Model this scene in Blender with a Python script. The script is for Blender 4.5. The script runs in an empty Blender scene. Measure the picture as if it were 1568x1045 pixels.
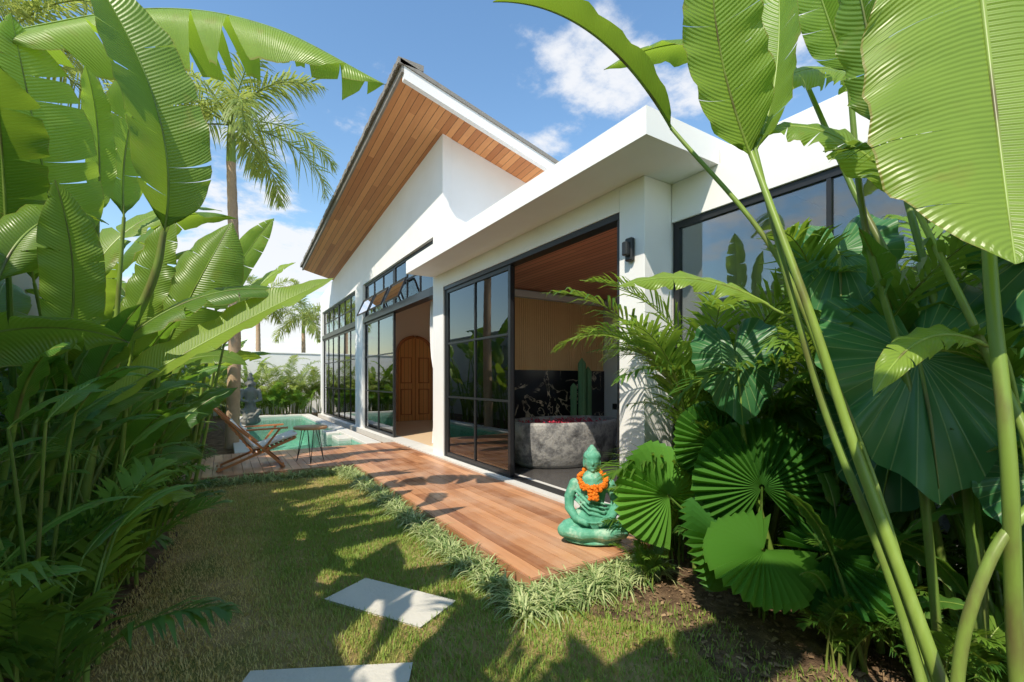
import bpy, math, random
import numpy as np
from mathutils import Vector, Matrix
R=random.Random(11); NR=np.random.RandomState(5)
scene=bpy.context.scene
def V(*a): return np.array(a,float)
def nz(v):
    v=np.asarray(v,float); l=np.linalg.norm(v,axis=-1,keepdims=True); return v/np.maximum(l,1e-9)

# ------------------------------------------------------------ geometry accumulator
class Geo:
    def __init__(s): s.v=[];s.f=[];s.m=[];s.uv=[];s.c=[];s.n=0
    def grids(s,P,UV=None,mat=0,col=.5):
        k,a,b=P.shape[:3]
        if UV is None: UV=np.zeros((k,a,b,2))
        if UV.ndim==3: UV=np.broadcast_to(UV,(k,a,b,2))
        idx=np.arange(k*a*b).reshape(k,a,b)+s.n
        q=np.stack([idx[:,:-1,:-1],idx[:,1:,:-1],idx[:,1:,1:],idx[:,:-1,1:]],-1).reshape(-1,4)
        s.v.append(P.reshape(-1,3));s.uv.append(np.ascontiguousarray(UV).reshape(-1,2));s.f.append(q)
        s.m.append(np.full(len(q),mat)); c=np.asarray(col,float)
        if c.ndim==0: c=np.full(k,float(c))
        s.c.append(np.repeat(c,a*b)); s.n+=k*a*b
    def grid(s,P,UV=None,mat=0,col=.5):
        s.grids(P[None],None if UV is None else UV[None],mat,col)
    def tube(s,pts,rad,seg=7,mat=1,col=.5,cap=False):
        pts=np.asarray(pts,float); n=len(pts); rad=np.broadcast_to(np.asarray(rad,float),(n,))
        T=nz(np.gradient(pts,axis=0)); h=V(0,0,1) if abs(T[0][2])<.9 else V(1,0,0)
        S=nz(np.cross(T,h)); N=np.cross(S,T)
        a=np.linspace(0,2*math.pi,seg+1)
        P=pts[:,None]+rad[:,None,None]*(np.cos(a)[None,:,None]*S[:,None]+np.sin(a)[None,:,None]*N[:,None])
        UV=np.stack(np.broadcast_arrays((a/6.2832)[None,:],np.linspace(0,1,n)[:,None]),-1)
        s.grid(P,UV,mat,col)
        if cap:
            for i in (0,n-1): s.ell(pts[i],(rad[i],)*3,mat=mat,col=col,n=8)
    def ell(s,c,r,rot=None,mat=0,col=.5,n=12):
        a=np.linspace(0,2*math.pi,2*n+1); b=np.linspace(-math.pi/2,math.pi/2,n+1)
        P=np.stack([np.cos(b)[:,None]*np.cos(a)[None],np.cos(b)[:,None]*np.sin(a)[None],np.broadcast_to(np.sin(b)[:,None],(n+1,2*n+1))],-1)*np.asarray(r,float)
        if rot is not None: P=P@np.array(Matrix.Rotation(rot[0],3,'X')@Matrix.Rotation(rot[1],3,'Y')@Matrix.Rotation(rot[2],3,'Z')).T
        s.grid(P+np.asarray(c,float),None,mat,col)
    def box(s,x0,x1,y0,y1,z0,z1,mat=0,col=.5):
        p=np.array([[x,y,z] for x in(x0,x1) for y in(y0,y1) for z in(z0,z1)],float)+0
        q=np.array([[0,1,3,2],[4,6,7,5],[0,4,5,1],[2,3,7,6],[0,2,6,4],[1,5,7,3]])+s.n
        s.v.append(p);s.uv.append(np.zeros((8,2)));s.f.append(q);s.m.append(np.full(6,mat));s.c.append(np.full(8,float(col)));s.n+=8
    def obox(s,a,b,w,h,up=(0,0,1),mat=0,col=.5):
        a=np.asarray(a,float);b=np.asarray(b,float);t=nz(b-a);sd=nz(np.cross(t,up));u=np.cross(sd,t)
        p=np.array([e+i*sd*w/2+j*u*h/2 for e in(a,b) for i in(-1,1) for j in(-1,1)])
        q=np.array([[0,1,3,2],[4,6,7,5],[0,4,5,1],[2,3,7,6],[0,2,6,4],[1,5,7,3]])+s.n
        s.v.append(p);s.uv.append(np.zeros((8,2)));s.f.append(q);s.m.append(np.full(6,mat));s.c.append(np.full(8,float(col)));s.n+=8
    def mesh(s,name,mats,smooth=True):
        me=bpy.data.meshes.new(name)
        v=np.concatenate(s.v).astype(np.float32);f=np.concatenate(s.f).astype(np.int32);m=np.concatenate(s.m).astype(np.int32)
        uv=np.concatenate(s.uv).astype(np.float32);c=np.concatenate(s.c).astype(np.float32)
        me.vertices.add(len(v));me.vertices.foreach_set('co',v.ravel())
        me.loops.add(f.size);me.loops.foreach_set('vertex_index',f.ravel())
        me.polygons.add(len(f));me.polygons.foreach_set('loop_start',np.arange(0,f.size,4,dtype=np.int32))
        me.polygons.foreach_set('material_index',m)
        me.polygons.foreach_set('use_smooth',np.full(len(f),smooth))
        me.update(calc_edges=True)
        me.uv_layers.new(name='UVMap').data.foreach_set('uv',uv[f.ravel()].ravel())
        me.attributes.new('tint','FLOAT','POINT').data.foreach_set('value',c)
        for x in mats: me.materials.append(x)
        return me
    def obj(s,name,mats,parent=None,smooth=True):
        return link(name,s.mesh(name,mats,smooth),parent)
def link(name,data,parent=None):
    o=bpy.data.objects.new(name,data); bpy.context.collection.objects.link(o)
    if parent: o.parent=parent
    return o
def empty(name,loc=(0,0,0)):
    o=link(name,None); o.location=loc; o.empty_display_size=.1; return o

# ------------------------------------------------------------ materials
class NT:
    def __init__(s,name):
        s.m=bpy.data.materials.new(name); s.m.use_nodes=True; s.t=s.m.node_tree; s.t.nodes.clear()
        s.out=s.n('ShaderNodeOutputMaterial')
    def n(s,t,**k):
        x=s.t.nodes.new(t)
        for a,b in k.items(): setattr(x,a,b)
        return x
    def l(s,a,b): s.t.links.new(a,b)
    def math(s,op,a,b=0.0,c=0.0):
        x=s.n('ShaderNodeMath',operation=op)
        for i,q in enumerate((a,b,c)):
            if isinstance(q,bpy.types.NodeSocket): s.l(q,x.inputs[i])
            else: x.inputs[i].default_value=q
        return x.outputs[0]
    def noise(s,scale,det=4,vec=None,rough=.55):
        x=s.n('ShaderNodeTexNoise'); x.inputs['Scale'].default_value=scale; x.inputs['Detail'].default_value=det; x.inputs['Roughness'].default_value=rough
        if vec is not None: s.l(vec,x.inputs['Vector'])
        return x.outputs['Fac']
    def ramp(s,fac,stops):
        x=s.n('ShaderNodeValToRGB'); s.l(fac,x.inputs[0]); e=x.color_ramp.elements
        while len(e)<len(stops): e.new(.5)
        for i,(p,c) in enumerate(stops):
            e[i].position=p; e[i].color=(*c,1) if len(c)==3 else c
        return x.outputs[0]
    def mix(s,fac,a,b,mode='MIX'):
        x=s.n('ShaderNodeMix',data_type='RGBA',blend_type=mode)
        for i,q in ((0,fac),(6,a),(7,b)):
            if isinstance(q,bpy.types.NodeSocket): s.l(q,x.inputs[i])
            elif i==0: x.inputs[0].default_value=q
            else: x.inputs[i].default_value=(*q,1)
        return x.outputs[2]
    def obj(s): return s.n('ShaderNodeTexCoord').outputs['Object']
    def uv(s): return s.n('ShaderNodeTexCoord').outputs['UV']
    def bump(s,h,st=.3,d=.01):
        x=s.n('ShaderNodeBump'); x.inputs['Strength'].default_value=st; x.inputs['Distance'].default_value=d; s.l(h,x.inputs['Height']); return x.outputs[0]
    def bsdf(s,col,rough=.5,normal=None,spec=.5,metal=0,**k):
        b=s.n('ShaderNodeBsdfPrincipled')
        for key,q in (('Base Color',col),('Roughness',rough),('Specular IOR Level',spec),('Metallic',metal)):
            if isinstance(q,bpy.types.NodeSocket): s.l(q,b.inputs[key])
            else: b.inputs[key].default_value=(*q,1) if key=='Base Color' else q
        if normal is not None: s.l(normal,b.inputs['Normal'])
        return b
    def end(s,sh): s.l(sh,s.out.inputs[0]); return s.m

def leaf_mat(name,dark,light,trans,veins=60,rough=.38,tr=.35,kind='banana'):
    t=NT(name); at=t.n('ShaderNodeAttribute',attribute_name='tint').outputs['Fac']
    sep=t.n('ShaderNodeSeparateXYZ'); t.l(t.uv(),sep.inputs[0]); x,y=sep.outputs[0],sep.outputs[1]
    f=at; h=None
    if kind in('banana','ear'):
        n=t.noise(3.5,3,t.obj()); f=t.math('ADD',t.math('MULTIPLY',at,.8),t.math('MULTIPLY_ADD',n,.6,-.15))
    col=t.mix(f,dark,light)
    if kind=='banana':
        ax=t.math('ABSOLUTE',x); yy=t.math('SUBTRACT',y,t.math('MULTIPLY',ax,.06))
        w=t.math('SINE',t.math('MULTIPLY',yy,veins*6.28))
        w2=t.math('SINE',t.math('MULTIPLY',yy,veins*.31*6.28))
        h=t.math('ADD',w,t.math('MULTIPLY',w2,.35))
        col=t.mix(t.math('MULTIPLY_ADD',h,.07,.12),col,light)
        edge=t.math('GREATER_THAN',ax,.975)
        col=t.mix(t.math('MULTIPLY',edge,.7),col,(.30,.21,.06))
        brown=t.ramp(t.noise(8,3,t.obj()),[(.60,(0,0,0)),(.70,(1,1,1))])
        col=t.mix(t.math('MULTIPLY',t.math('MULTIPLY',brown,ax),.6),col,(.29,.21,.05))
    elif kind=='ear':
        w=t.math('ABSOLUTE',t.math('SINE',t.math('MULTIPLY',x,veins)))
        vein=t.math('SUBTRACT',1,t.math('MINIMUM',t.math('MULTIPLY',w,t.math('MULTIPLY_ADD',y,6,.8)),1))
        col=t.mix(t.math('MULTIPLY',vein,.85),col,(.34,.48,.18)); h=t.math('MULTIPLY',vein,-2)
    elif kind=='stem':
        mp=t.n('ShaderNodeMapping'); mp.inputs['Scale'].default_value=(9,9,2.2); t.l(t.obj(),mp.inputs[0])
        n=t.noise(1,5,mp.outputs[0]); col=t.mix(t.ramp(n,[(.5,(0,0,0)),(.68,(1,1,1))]),col,(.16,.15,.05)); col=t.mix(t.ramp(n,[(.28,(.6,.6,.6)),(.42,(0,0,0))]),col,(.40,.52,.14)); h=n
    b=t.bsdf(col,rough,t.bump(h,.32,.004) if h is not None else None,spec=.45)
    tl=t.n('ShaderNodeBsdfTranslucent'); t.l(t.mix(f,tuple(c*.7 for c in trans),trans),tl.inputs[0])
    m=t.n('ShaderNodeMixShader'); m.inputs[0].default_value=tr; t.l(b.outputs[0],m.inputs[1]); t.l(tl.outputs[0],m.inputs[2])
    return t.end(m.outputs[0])
def simple(name,a,b,scale=6,rough=.6,bump=.15,spec=.4,metal=0,det=5,bd=.01):
    t=NT(name); n=t.noise(scale,det,t.obj()); c=t.mix(n,a,b)
    n2=t.noise(scale*9,3,t.obj())
    return t.end(t.bsdf(c,rough,t.bump(n2,bump,bd),spec,metal).outputs[0])
def plank(name,axis,w,ca,cb,gap=.06,rough=.45,L=2.4,gl=.12):
    t=NT(name); sep=t.n('ShaderNodeSeparateXYZ'); t.l(t.obj(),sep.inputs[0])
    across=sep.outputs[0 if axis=='Y' else 1]; along=sep.outputs[1 if axis=='Y' else 0]
    u=t.math('DIVIDE',across,w); i=t.math('FLOOR',u); fr=t.math('FRACT',u)
    wn=t.n('ShaderNodeTexWhiteNoise',noise_dimensions='1D'); t.l(i,wn.inputs['W'])
    j=t.math('FLOOR',t.math('ADD',t.math('DIVIDE',along,L),t.math('MULTIPLY',wn.outputs[0],7)))
    wn2=t.n('ShaderNodeTexWhiteNoise',noise_dimensions='2D'); cb2=t.n('ShaderNodeCombineXYZ'); t.l(i,cb2.inputs[0]); t.l(j,cb2.inputs[1]); t.l(cb2.outputs[0],wn2.inputs['Vector'])
    mp=t.n('ShaderNodeMapping'); mp.inputs['Scale'].default_value=(40,3,40) if axis=='Y' else (3,40,40); t.l(t.obj(),mp.inputs[0])
    off=t.n('ShaderNodeVectorMath',operation='ADD'); t.l(mp.outputs[0],off.inputs[0]); t.l(wn2.outputs['Color'],off.inputs[1])
    g=t.noise(1,4,off.outputs[0])
    f=t.math('ADD',t.math('MULTIPLY',wn2.outputs[0],.8),t.math('MULTIPLY',g,.4))
    col=t.mix(f,ca,cb)
    gr=t.math('LESS_THAN',fr,gap); col=t.mix(t.math('MULTIPLY',gr,1-gl),col,(.03,.015,.008))
    hh=t.math('SUBTRACT',t.math('MULTIPLY',g,.2),gr)
    return t.end(t.bsdf(col,rough,t.bump(hh,.5,.006),.4).outputs[0])

M={}
M['white']=(lambda t:t.end(t.bsdf(t.mix(t.ramp(t.noise(1.6,4,t.obj()),[(.35,(0,0,0)),(.75,(1,1,1))]),(.87,.865,.85),(.82,.81,.785)),.75,t.bump(t.noise(120,2,t.obj()),.12,.003),.25).outputs[0]))(NT('white_plaster'))
M['bound']=simple('boundary_plaster',(.55,.53,.48),(.42,.42,.37),1.5,.85,.3)
M['black']=simple('black_aluminium',(.018,.019,.021),(.026,.027,.03),5,.35,.03)
M['soffit']=plank('soffit_cedar','Y',.105,(.40,.13,.042),(.78,.36,.14),.06,.5,3.0)
M['ceil']=plank('ceiling_timber','Y',.1,(.62,.24,.14),(.80,.36,.21),.09,.45,3.5)
M['shingle']=simple('roof_shingle',(.20,.185,.17),(.36,.34,.30),14,.9,.8)
M['tile_dark']=simple('dark_stone_floor',(.05,.05,.052),(.11,.10,.095),2,.18,.05)
M['warmfloor']=simple('terrazzo_floor',(.80,.58,.36),(.87,.66,.44),3,.35,.05)
M['peach']=simple('peach_plaster',(.92,.80,.68),(.88,.76,.64),2,.8,.1)
M['door']=plank('teak_door','Y',.12,(.72,.34,.11),(.84,.44,.17),.06,.45,5)
M['flute']=simple('oak_flutes',(.95,.62,.30),(.88,.55,.25),8,.55,.1)
M['concrete']=simple('paver_concrete',(.72,.68,.60),(.55,.52,.45),5,.85,.35)
M['curb']=simple('pool_coping',(.74,.73,.69),(.60,.58,.54),7,.7,.2)
def marble():
    t=NT('black_marble'); d=t.n('ShaderNodeTexNoise'); d.inputs['Scale'].default_value=2.2; d.inputs['Detail'].default_value=8; d.inputs['Distortion'].default_value=1.2; t.l(t.obj(),d.inputs['Vector'])
    v=t.ramp(d.outputs['Fac'],[(.475,(0,0,0)),(.5,(1,1,1)),(.52,(0,0,0))])
    k=t.ramp(t.noise(1.7,3,t.obj()),[(.40,(0,0,0)),(.56,(1,1,1))])
    c=t.mix(t.math('MULTIPLY',v,k),(.022,.022,.026),(.9,.76,.55))
    return t.end(t.bsdf(c,.12,None,.5).outputs[0])
M['marble']=marble()
def tubm():
    t=NT('tub_stone'); n=t.noise(4,8,t.obj(),.75)
    c=t.ramp(n,[(.35,(.07,.07,.075)),(.47,(.22,.22,.22)),(.56,(.42,.41,.39)),(.66,(.16,.16,.16))])
    return t.end(t.bsdf(c,.5,t.bump(n,.8,.03),.4).outputs[0])
M['tub']=tubm()
def glass():
    t=NT('window_glass'); tr=t.n('ShaderNodeBsdfTransparent'); tr.inputs[0].default_value=(.93,.96,.95,1)
    g=t.n('ShaderNodeBsdfGlossy'); g.inputs['Roughness'].default_value=.0; g.inputs[0].default_value=(.95,.97,1,1)
    f=t.n('ShaderNodeFresnel'); f.inputs[0].default_value=1.5
    m=t.n('ShaderNodeMixShader'); t.l(t.math('MULTIPLY_ADD',f.outputs[0],1.5,.05),m.inputs[0]); t.l(tr.outputs[0],m.inputs[1]); t.l(g.outputs[0],m.inputs[2])
    return t.end(m.outputs[0])
M['glass']=glass()
def water():
    t=NT('pool_water'); tr=t.n('ShaderNodeBsdfTransparent'); tr.inputs[0].default_value=(.72,.93,.88,1)
    g=t.n('ShaderNodeBsdfGlossy'); g.inputs['Roughness'].default_value=.02
    b=t.bump(t.noise(6,3,t.obj()),.35,.02); t.l(b,g.inputs['Normal'])
    f=t.n('ShaderNodeFresnel'); f.inputs[0].default_value=1.33; t.l(b,f.inputs['Normal'])
    m=t.n('ShaderNodeMixShader'); t.l(t.math('MULTIPLY',f.outputs[0],.8),m.inputs[0]); t.l(tr.outputs[0],m.inputs[1]); t.l(g.outputs[0],m.inputs[2])
    return t.end(m.outputs[0])
M['water']=water()
def pooltile():
    t=NT('pool_tile'); br=t.n('ShaderNodeTexBrick'); t.l(t.obj(),br.inputs['Vector']); br.inputs['Scale'].default_value=1
    br.offset=0; br.inputs['Brick Width'].default_value=.2; br.inputs['Row Height'].default_value=.2; br.inputs['Mortar Size'].default_value=.006
    br.inputs['Color1'].default_value=(.24,.54,.44,1); br.inputs['Color2'].default_value=(.36,.66,.54,1); br.inputs['Mortar'].default_value=(.5,.6,.55,1)
    return t.end(t.bsdf(br.outputs[0],.4).outputs[0])
M['pooltile']=pooltile()
def deckm():
    t=NT('deck_wood'); at=t.n('ShaderNodeAttribute',attribute_name='tint').outputs['Fac']
    mp=t.n('ShaderNodeMapping'); mp.inputs['Scale'].default_value=(30,2.2,30); t.l(t.obj(),mp.inputs[0])
    g=t.noise(1,5,mp.outputs[0]); f=t.math('ADD',t.math('MULTIPLY',at,.75),t.math('MULTIPLY_ADD',g,.9,-.25))
    c=t.mix(f,(.25,.09,.04),(.72,.36,.18))
    w=t.ramp(t.noise(2.5,5,t.obj()),[(.42,(0,0,0)),(.7,(1,1,1))]); c=t.mix(t.math('MULTIPLY',w,.45),c,(.60,.42,.30))
    return t.end(t.bsdf(c,t.math('MULTIPLY_ADD',w,.3,.3),t.bump(g,.5,.004),.45).outputs[0])
M['deck']=deckm()
M['chairwood']=simple('lounger_teak',(.50,.17,.06),(.60,.25,.10),9,.45,.1)
M['tablewood']=simple('table_wood',(.46,.27,.14),(.58,.36,.2),9,.5,.1)
M['banana']=leaf_mat('banana_leaf',(.028,.115,.014),(.27,.40,.055),(.52,.76,.06),veins=58,tr=.38,rough=.33)
M['banana_dk']=leaf_mat('heliconia_leaf',(.022,.10,.022),(.12,.27,.04),(.32,.62,.05),veins=70,tr=.33)
M['stem']=leaf_mat('green_stem',(.08,.17,.03),(.28,.40,.07),(.4,.6,.1),kind='stem',tr=.10,rough=.38)
M['frond']=leaf_mat('areca_leaflet',(.03,.115,.018),(.19,.33,.04),(.44,.65,.06),kind='blade',tr=.33,rough=.45)
M['palmf']=leaf_mat('foxtail_leaflet',(.10,.19,.04),(.36,.43,.11),(.65,.74,.16),kind='blade',tr=.40,rough=.5)
M['fan']=leaf_mat('fan_palm_leaf',(.022,.12,.026),(.13,.32,.045),(.38,.72,.06),kind='none',tr=.3,rough=.32)
M['ear']=leaf_mat('elephant_ear_leaf',(.025,.12,.045),(.07,.22,.07),(.20,.46,.09),veins=20,kind='ear',tr=.22,rough=.36)
M['mondo']=leaf_mat('spider_grass_blade',(.09,.22,.04),(.66,.70,.34),(.6,.7,.28),kind='blade',tr=.25,rough=.5)
M['grassb']=leaf_mat('lawn_blade',(.22,.36,.045),(.80,.56,.24),(.6,.66,.15),kind='none',tr=.25,rough=.6)
M['trunk']=simple('palm_bark',(.55,.40,.27),(.36,.25,.16),12,.85,.6)
def lawnm(name,cols,sc):
    t=NT(name); n=t.noise(sc,8,t.obj(),.65); c=t.ramp(n,cols); return t.end(t.bsdf(c,.95,t.bump(t.noise(90,5,t.obj()),.9,.02),.1).outputs[0])
M['lawn']=lawnm('lawn_soil',[(.35,(.20,.22,.055)),(.5,(.34,.25,.10)),(.65,(.50,.36,.18))],2.2)
M['dirt']=lawnm('garden_soil',[(.35,(.09,.058,.038)),(.5,(.19,.125,.075)),(.65,(.33,.22,.13))],7)

# ------------------------------------------------------------ world, sun, camera
SUN_AZ=V(-.85,-.525); SUN_AZ/=np.linalg.norm(SUN_AZ); EL=math.radians(49)
w=bpy.data.worlds.new('World'); scene.world=w; w.use_nodes=True; nt=w.node_tree; nt.nodes.clear()
o=nt.nodes.new('ShaderNodeOutputWorld'); bg=nt.nodes.new('ShaderNodeBackground'); sk=nt.nodes.new('ShaderNodeTexSky')
sk.sky_type='NISHITA'; sk.sun_disc=False; sk.sun_elevation=EL; sk.sun_rotation=math.atan2(SUN_AZ[0],SUN_AZ[1]); sk.air_density=1.5; sk.dust_density=.2; sk.ozone_density=3.0
tc=nt.nodes.new('ShaderNodeTexCoord'); sp=nt.nodes.new('ShaderNodeSeparateXYZ'); nt.links.new(tc.outputs['Generated'],sp.inputs[0])
def wm(op,a,b=0.,c=0.):
    x=nt.nodes.new('ShaderNodeMath'); x.operation=op
    for i,q in enumerate((a,b,c)):
        if isinstance(q,bpy.types.NodeSocket): nt.links.new(q,x.inputs[i])
        else: x.inputs[i].default_value=q
    return x.outputs[0]
hs=nt.nodes.new('ShaderNodeHueSaturation'); hs.inputs['Saturation'].default_value=1.12; hs.inputs['Value'].default_value=1.35; nt.links.new(sk.outputs[0],hs.inputs['Color'])
zz=wm('ADD',wm('MAXIMUM',sp.outputs[2],0.),.16)
cx=nt.nodes.new('ShaderNodeCombineXYZ'); nt.links.new(wm('DIVIDE',sp.outputs[0],zz),cx.inputs[0]); nt.links.new(wm('DIVIDE',sp.outputs[1],zz),cx.inputs[1]); cx.inputs[2].default_value=3.1
def wn(sc,det,ro=.58):
    n=nt.nodes.new('ShaderNodeTexNoise'); n.inputs['Scale'].default_value=sc; n.inputs['Detail'].default_value=det; n.inputs['Roughness'].default_value=ro; nt.links.new(cx.outputs[0],n.inputs['Vector']); return n.outputs['Fac']
cl=wm('ADD',wm('MULTIPLY',wn(1.3,2),.25),wm('MULTIPLY',wn(4.2,9,.62),.75)); cl=wm('SUBTRACT',cl,.10)
for d,cw,amp in(((.7474,.710,.64),.965,.125),((1.087,.496,.78),.98,.15),((.0685,1.139,.22),.975,.16),((.02,1.16,.50),.99,.11),((.0,1.,.06),.93,.10),((-.6,-.8,.6),.9,.15),((-1,.4,.5),.93,.15)):
    vm=nt.nodes.new('ShaderNodeVectorMath'); vm.operation='DOT_PRODUCT'; nt.links.new(tc.outputs['Generated'],vm.inputs[0]); vm.inputs[1].default_value=tuple(nz(V(*d)))
    x=nt.nodes.new('ShaderNodeMapRange'); x.interpolation_type='SMOOTHSTEP'; x.inputs[1].default_value=cw; x.inputs[2].default_value=1; x.inputs[4].default_value=amp; nt.links.new(vm.outputs['Value'],x.inputs[0]); cl=wm('ADD',cl,x.outputs[0])
mr=nt.nodes.new('ShaderNodeMapRange'); mr.interpolation_type='SMOOTHSTEP'; mr.inputs[1].default_value=.47; mr.inputs[2].default_value=.64; nt.links.new(cl,mr.inputs[0])
mx=nt.nodes.new('ShaderNodeMix'); mx.data_type='RGBA'; nt.links.new(wm('MULTIPLY',mr.outputs[0],.92),mx.inputs[0]); nt.links.new(hs.outputs[0],mx.inputs[6]); mx.inputs[7].default_value=(6.4,6.5,6.7,1)
nt.links.new(mx.outputs[2],bg.inputs[0]); bg.inputs[1].default_value=.15; nt.links.new(bg.outputs[0],o.inputs[0])
sl=bpy.data.lights.new('sun','SUN'); sl.energy=5.0; sl.angle=math.radians(.5); sl.color=(1,.91,.76)
so=link('sun',sl); sv=Vector((SUN_AZ[0]*math.cos(EL),SUN_AZ[1]*math.cos(EL),math.sin(EL))); so.rotation_euler=sv.to_track_quat('Z','Y').to_euler(); so.location=(-6,-4,9)
cd=bpy.data.cameras.new('camera'); cd.lens=16; cd.sensor_width=36; cd.shift_y=.038; cd.clip_start=.05; cd.clip_end=2000
co=link('camera',cd); co.location=(0,0,1.35); co.rotation_euler=(math.radians(90),0,-math.atan(441/697)); scene.camera=co
scene.view_settings.view_transform='Standard'

# ------------------------------------------------------------ ground / lawn / pool
PX0,PX1,PY0,PY1=.5,2.35,9.05,17.8
g=Geo(); xs=[-400,PX0,PX1,400]; ys=[-400,PY0,PY1,400]
for i in range(3):
    for j in range(3):
        if i==1 and j==1: continue
        P=np.array([[[xs[i+a],ys[j+b],0.] for b in(0,1)] for a in(0,1)]); g.grid(P)
g.obj('ground',[M['dirt']])
g=Geo()
ly=np.linspace(-3,6.95,60); 
def lx0(y): return -.42+.10*math.sin(y*1.7)-.12*max(0,2.6-y)
def lx1(y): 
    return 1.58 if y>2.3 else 1.62+.35*min(1,(2.3-y)/.6)+.07*math.sin(y*9)
lw=np.array([[ [a+(b-a)*k/20,y,.008+.006*math.sin(3*y+k)] for k in range(21)] for y,a,b in [(y,lx0(y),lx1(y)) for y in ly]])
g.grid(lw); g.obj('lawn',[M['lawn']])
N=100000
def dirtf(x,y):
    return np.clip(.30+.42*np.sin(x*2.1+1.0+.6*np.sin(y*1.3))*np.cos(y*.9-x*.8)+.14*np.sin(x*9+y*5)*np.sin(y*7-x*4)+1.6*(.60-x)*np.clip((6.2-y)/3,0,1)+.8*np.clip(x-1.45,0,1)*(y<2.3),0,1)
y=6.9-(NR.rand(N)**.75)*6.2; a=np.array([lx0(t)-.08 for t in y]); b=np.array([lx1(t)+(.35 if t<2.1 else 0) for t in y]); x=a+(b-a)*NR.rand(N)
stones=[[(.52,2.93),(.80,3.09),(1.17,2.49),(.89,2.33)],[(.105,2.38),(.74,2.05),(.52,1.62),(-.115,1.95)],[(.62,1.5),(1.05,1.05),(.62,.75),(.2,1.2)]]
keep=np.ones(N,bool)
for s in stones:
    s=np.array(s); ins=np.ones(N,bool)
    for i in range(4):
        p,q=s[i],s[(i+1)%4]; ins&=((q[0]-p[0])*(y-p[1])-(q[1]-p[1])*(x-p[0]))<0
    keep&=~ins
keep&=~((x>b-.35)&(y<2.1)&(NR.rand(N)<.6))
x,y=x[keep],y[keep]; N=len(x); dr=dirtf(x,y)+NR.randn(N)*.18
h=(.014+.024*NR.rand(N))*(1.15-.45*np.clip(dr,0,1)); az=NR.rand(N)*6.283; ln=.6*h*(.3+NR.rand(N)*1.3); wd=.0016+.0016*NR.rand(N)
dx,dy=np.cos(az),np.sin(az)
P=np.zeros((N,3,2,3))
for i,(k,ww) in enumerate(((0,1),(.55,.75),(1,.08))):
    for j,sg in enumerate((-1,1)):
        P[:,i,j,0]=x+dx*ln*k*k-sg*dy*wd*ww; P[:,i,j,1]=y+dy*ln*k*k+sg*dx*wd*ww; P[:,i,j,2]=.006+h*k
g=Geo(); g.grids(P,None,0,np.clip(dr,-.1,1.2)); g.obj('lawn_grass',[M['grassb']])
for s in stones:
    g=Geo()
    v=np.array([[*p,z] for z in(-.03,.026) for p in s]); q=np.array([[4,7,6,5],[0,1,5,4],[1,2,6,5],[2,3,7,6],[3,0,4,7]])
    g.v.append(v);g.uv.append(np.zeros((8,2)));g.f.append(q[:, ::-1]);g.m.append(np.zeros(5));g.c.append(np.zeros(8));g.n=8
    ob=g.obj('stepping_stone',[M['concrete']],smooth=False); bm=ob.modifiers.new('b','BEVEL'); bm.width=.006; bm.segments=2
pool=empty('swimming_pool')
g=Geo()
g.box(PX0-.02,PX1+.02,PY0-.02,PY1+.02,-.9,-.8); g.box(PX0-.1,PX0,PY0,PY1,-.8,.05);g.box(PX1,PX1+.1,PY0,PY1,-.8,.05);g.box(PX0-.1,PX1+.1,PY0-.1,PY0,-.8,.05);g.box(PX0-.1,PX1+.1,PY1,PY1+.1,-.8,.05)
g.box(PX0,PX1,PY0,PY0+.5,-.8,-.3)
g.obj('basin',[M['pooltile']],pool,False)
g=Geo(); g.grid(np.array([[[PX0,PY0,.035],[PX0,PY1,.035]],[[PX1,PY0,.035],[PX1,PY1,.035]]])); g.obj('water',[M['water']],pool)
g=Geo(); g.box(PX0-.35,PX0,PY0,PY1+.35,.05,.115);g.box(PX1,PX1+.3,PY0,PY1+.35,.05,.115);g.box(PX0,PX1,PY1,PY1+.35,.05,.115)
g.box(PX1-.28,PX1-.001,PY0+1.2,PY0+1.9,-.2,.09);g.box(PX1-.28,PX1-.001,PY0+2.4,PY0+3.1,-.2,.09)
ob=g.obj('coping',[M['curb']],pool,False); bm=ob.modifiers.new('b','BEVEL'); bm.width=.012; bm.segments=2
g=Geo(); bw=.118
x=1.64
while x<2.9:
    x1=min(x+bw,2.905); yb=2.36
    while yb<9.04:
        L=R.choice([1.8,2.4,3.0]); y1=min(yb+L,9.04); g.box(x,x1-.006,yb,y1-.003,.055,.1+R.uniform(-.0012,.0012),0,R.random()); yb=y1
    x+=bw
x=1.64-bw
while x>-1.0:
    yb=7.02
    while yb<9.04:
        y1=min(yb+R.choice([1.2,2.4]),9.04); g.box(x,x+bw-.006,yb,y1-.003,.055,.1+R.uniform(-.0012,.0012),0,R.random()); yb=y1
    x-=bw
g.box(1.645,2.9,2.34,2.357,0,.098,0,.2);g.box(1.622,1.638,2.34,7.0,0,.098,0,.2);g.box(-1,1.62,7.0,7.017,0,.098,0,.2)
g.box(1.66,2.88,2.4,9,.0,.05,0,0);g.box(-1,1.6,7.05,9,.0,.05,0,0)
g.obj('timber_deck',[M['deck']],None,False)

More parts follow.
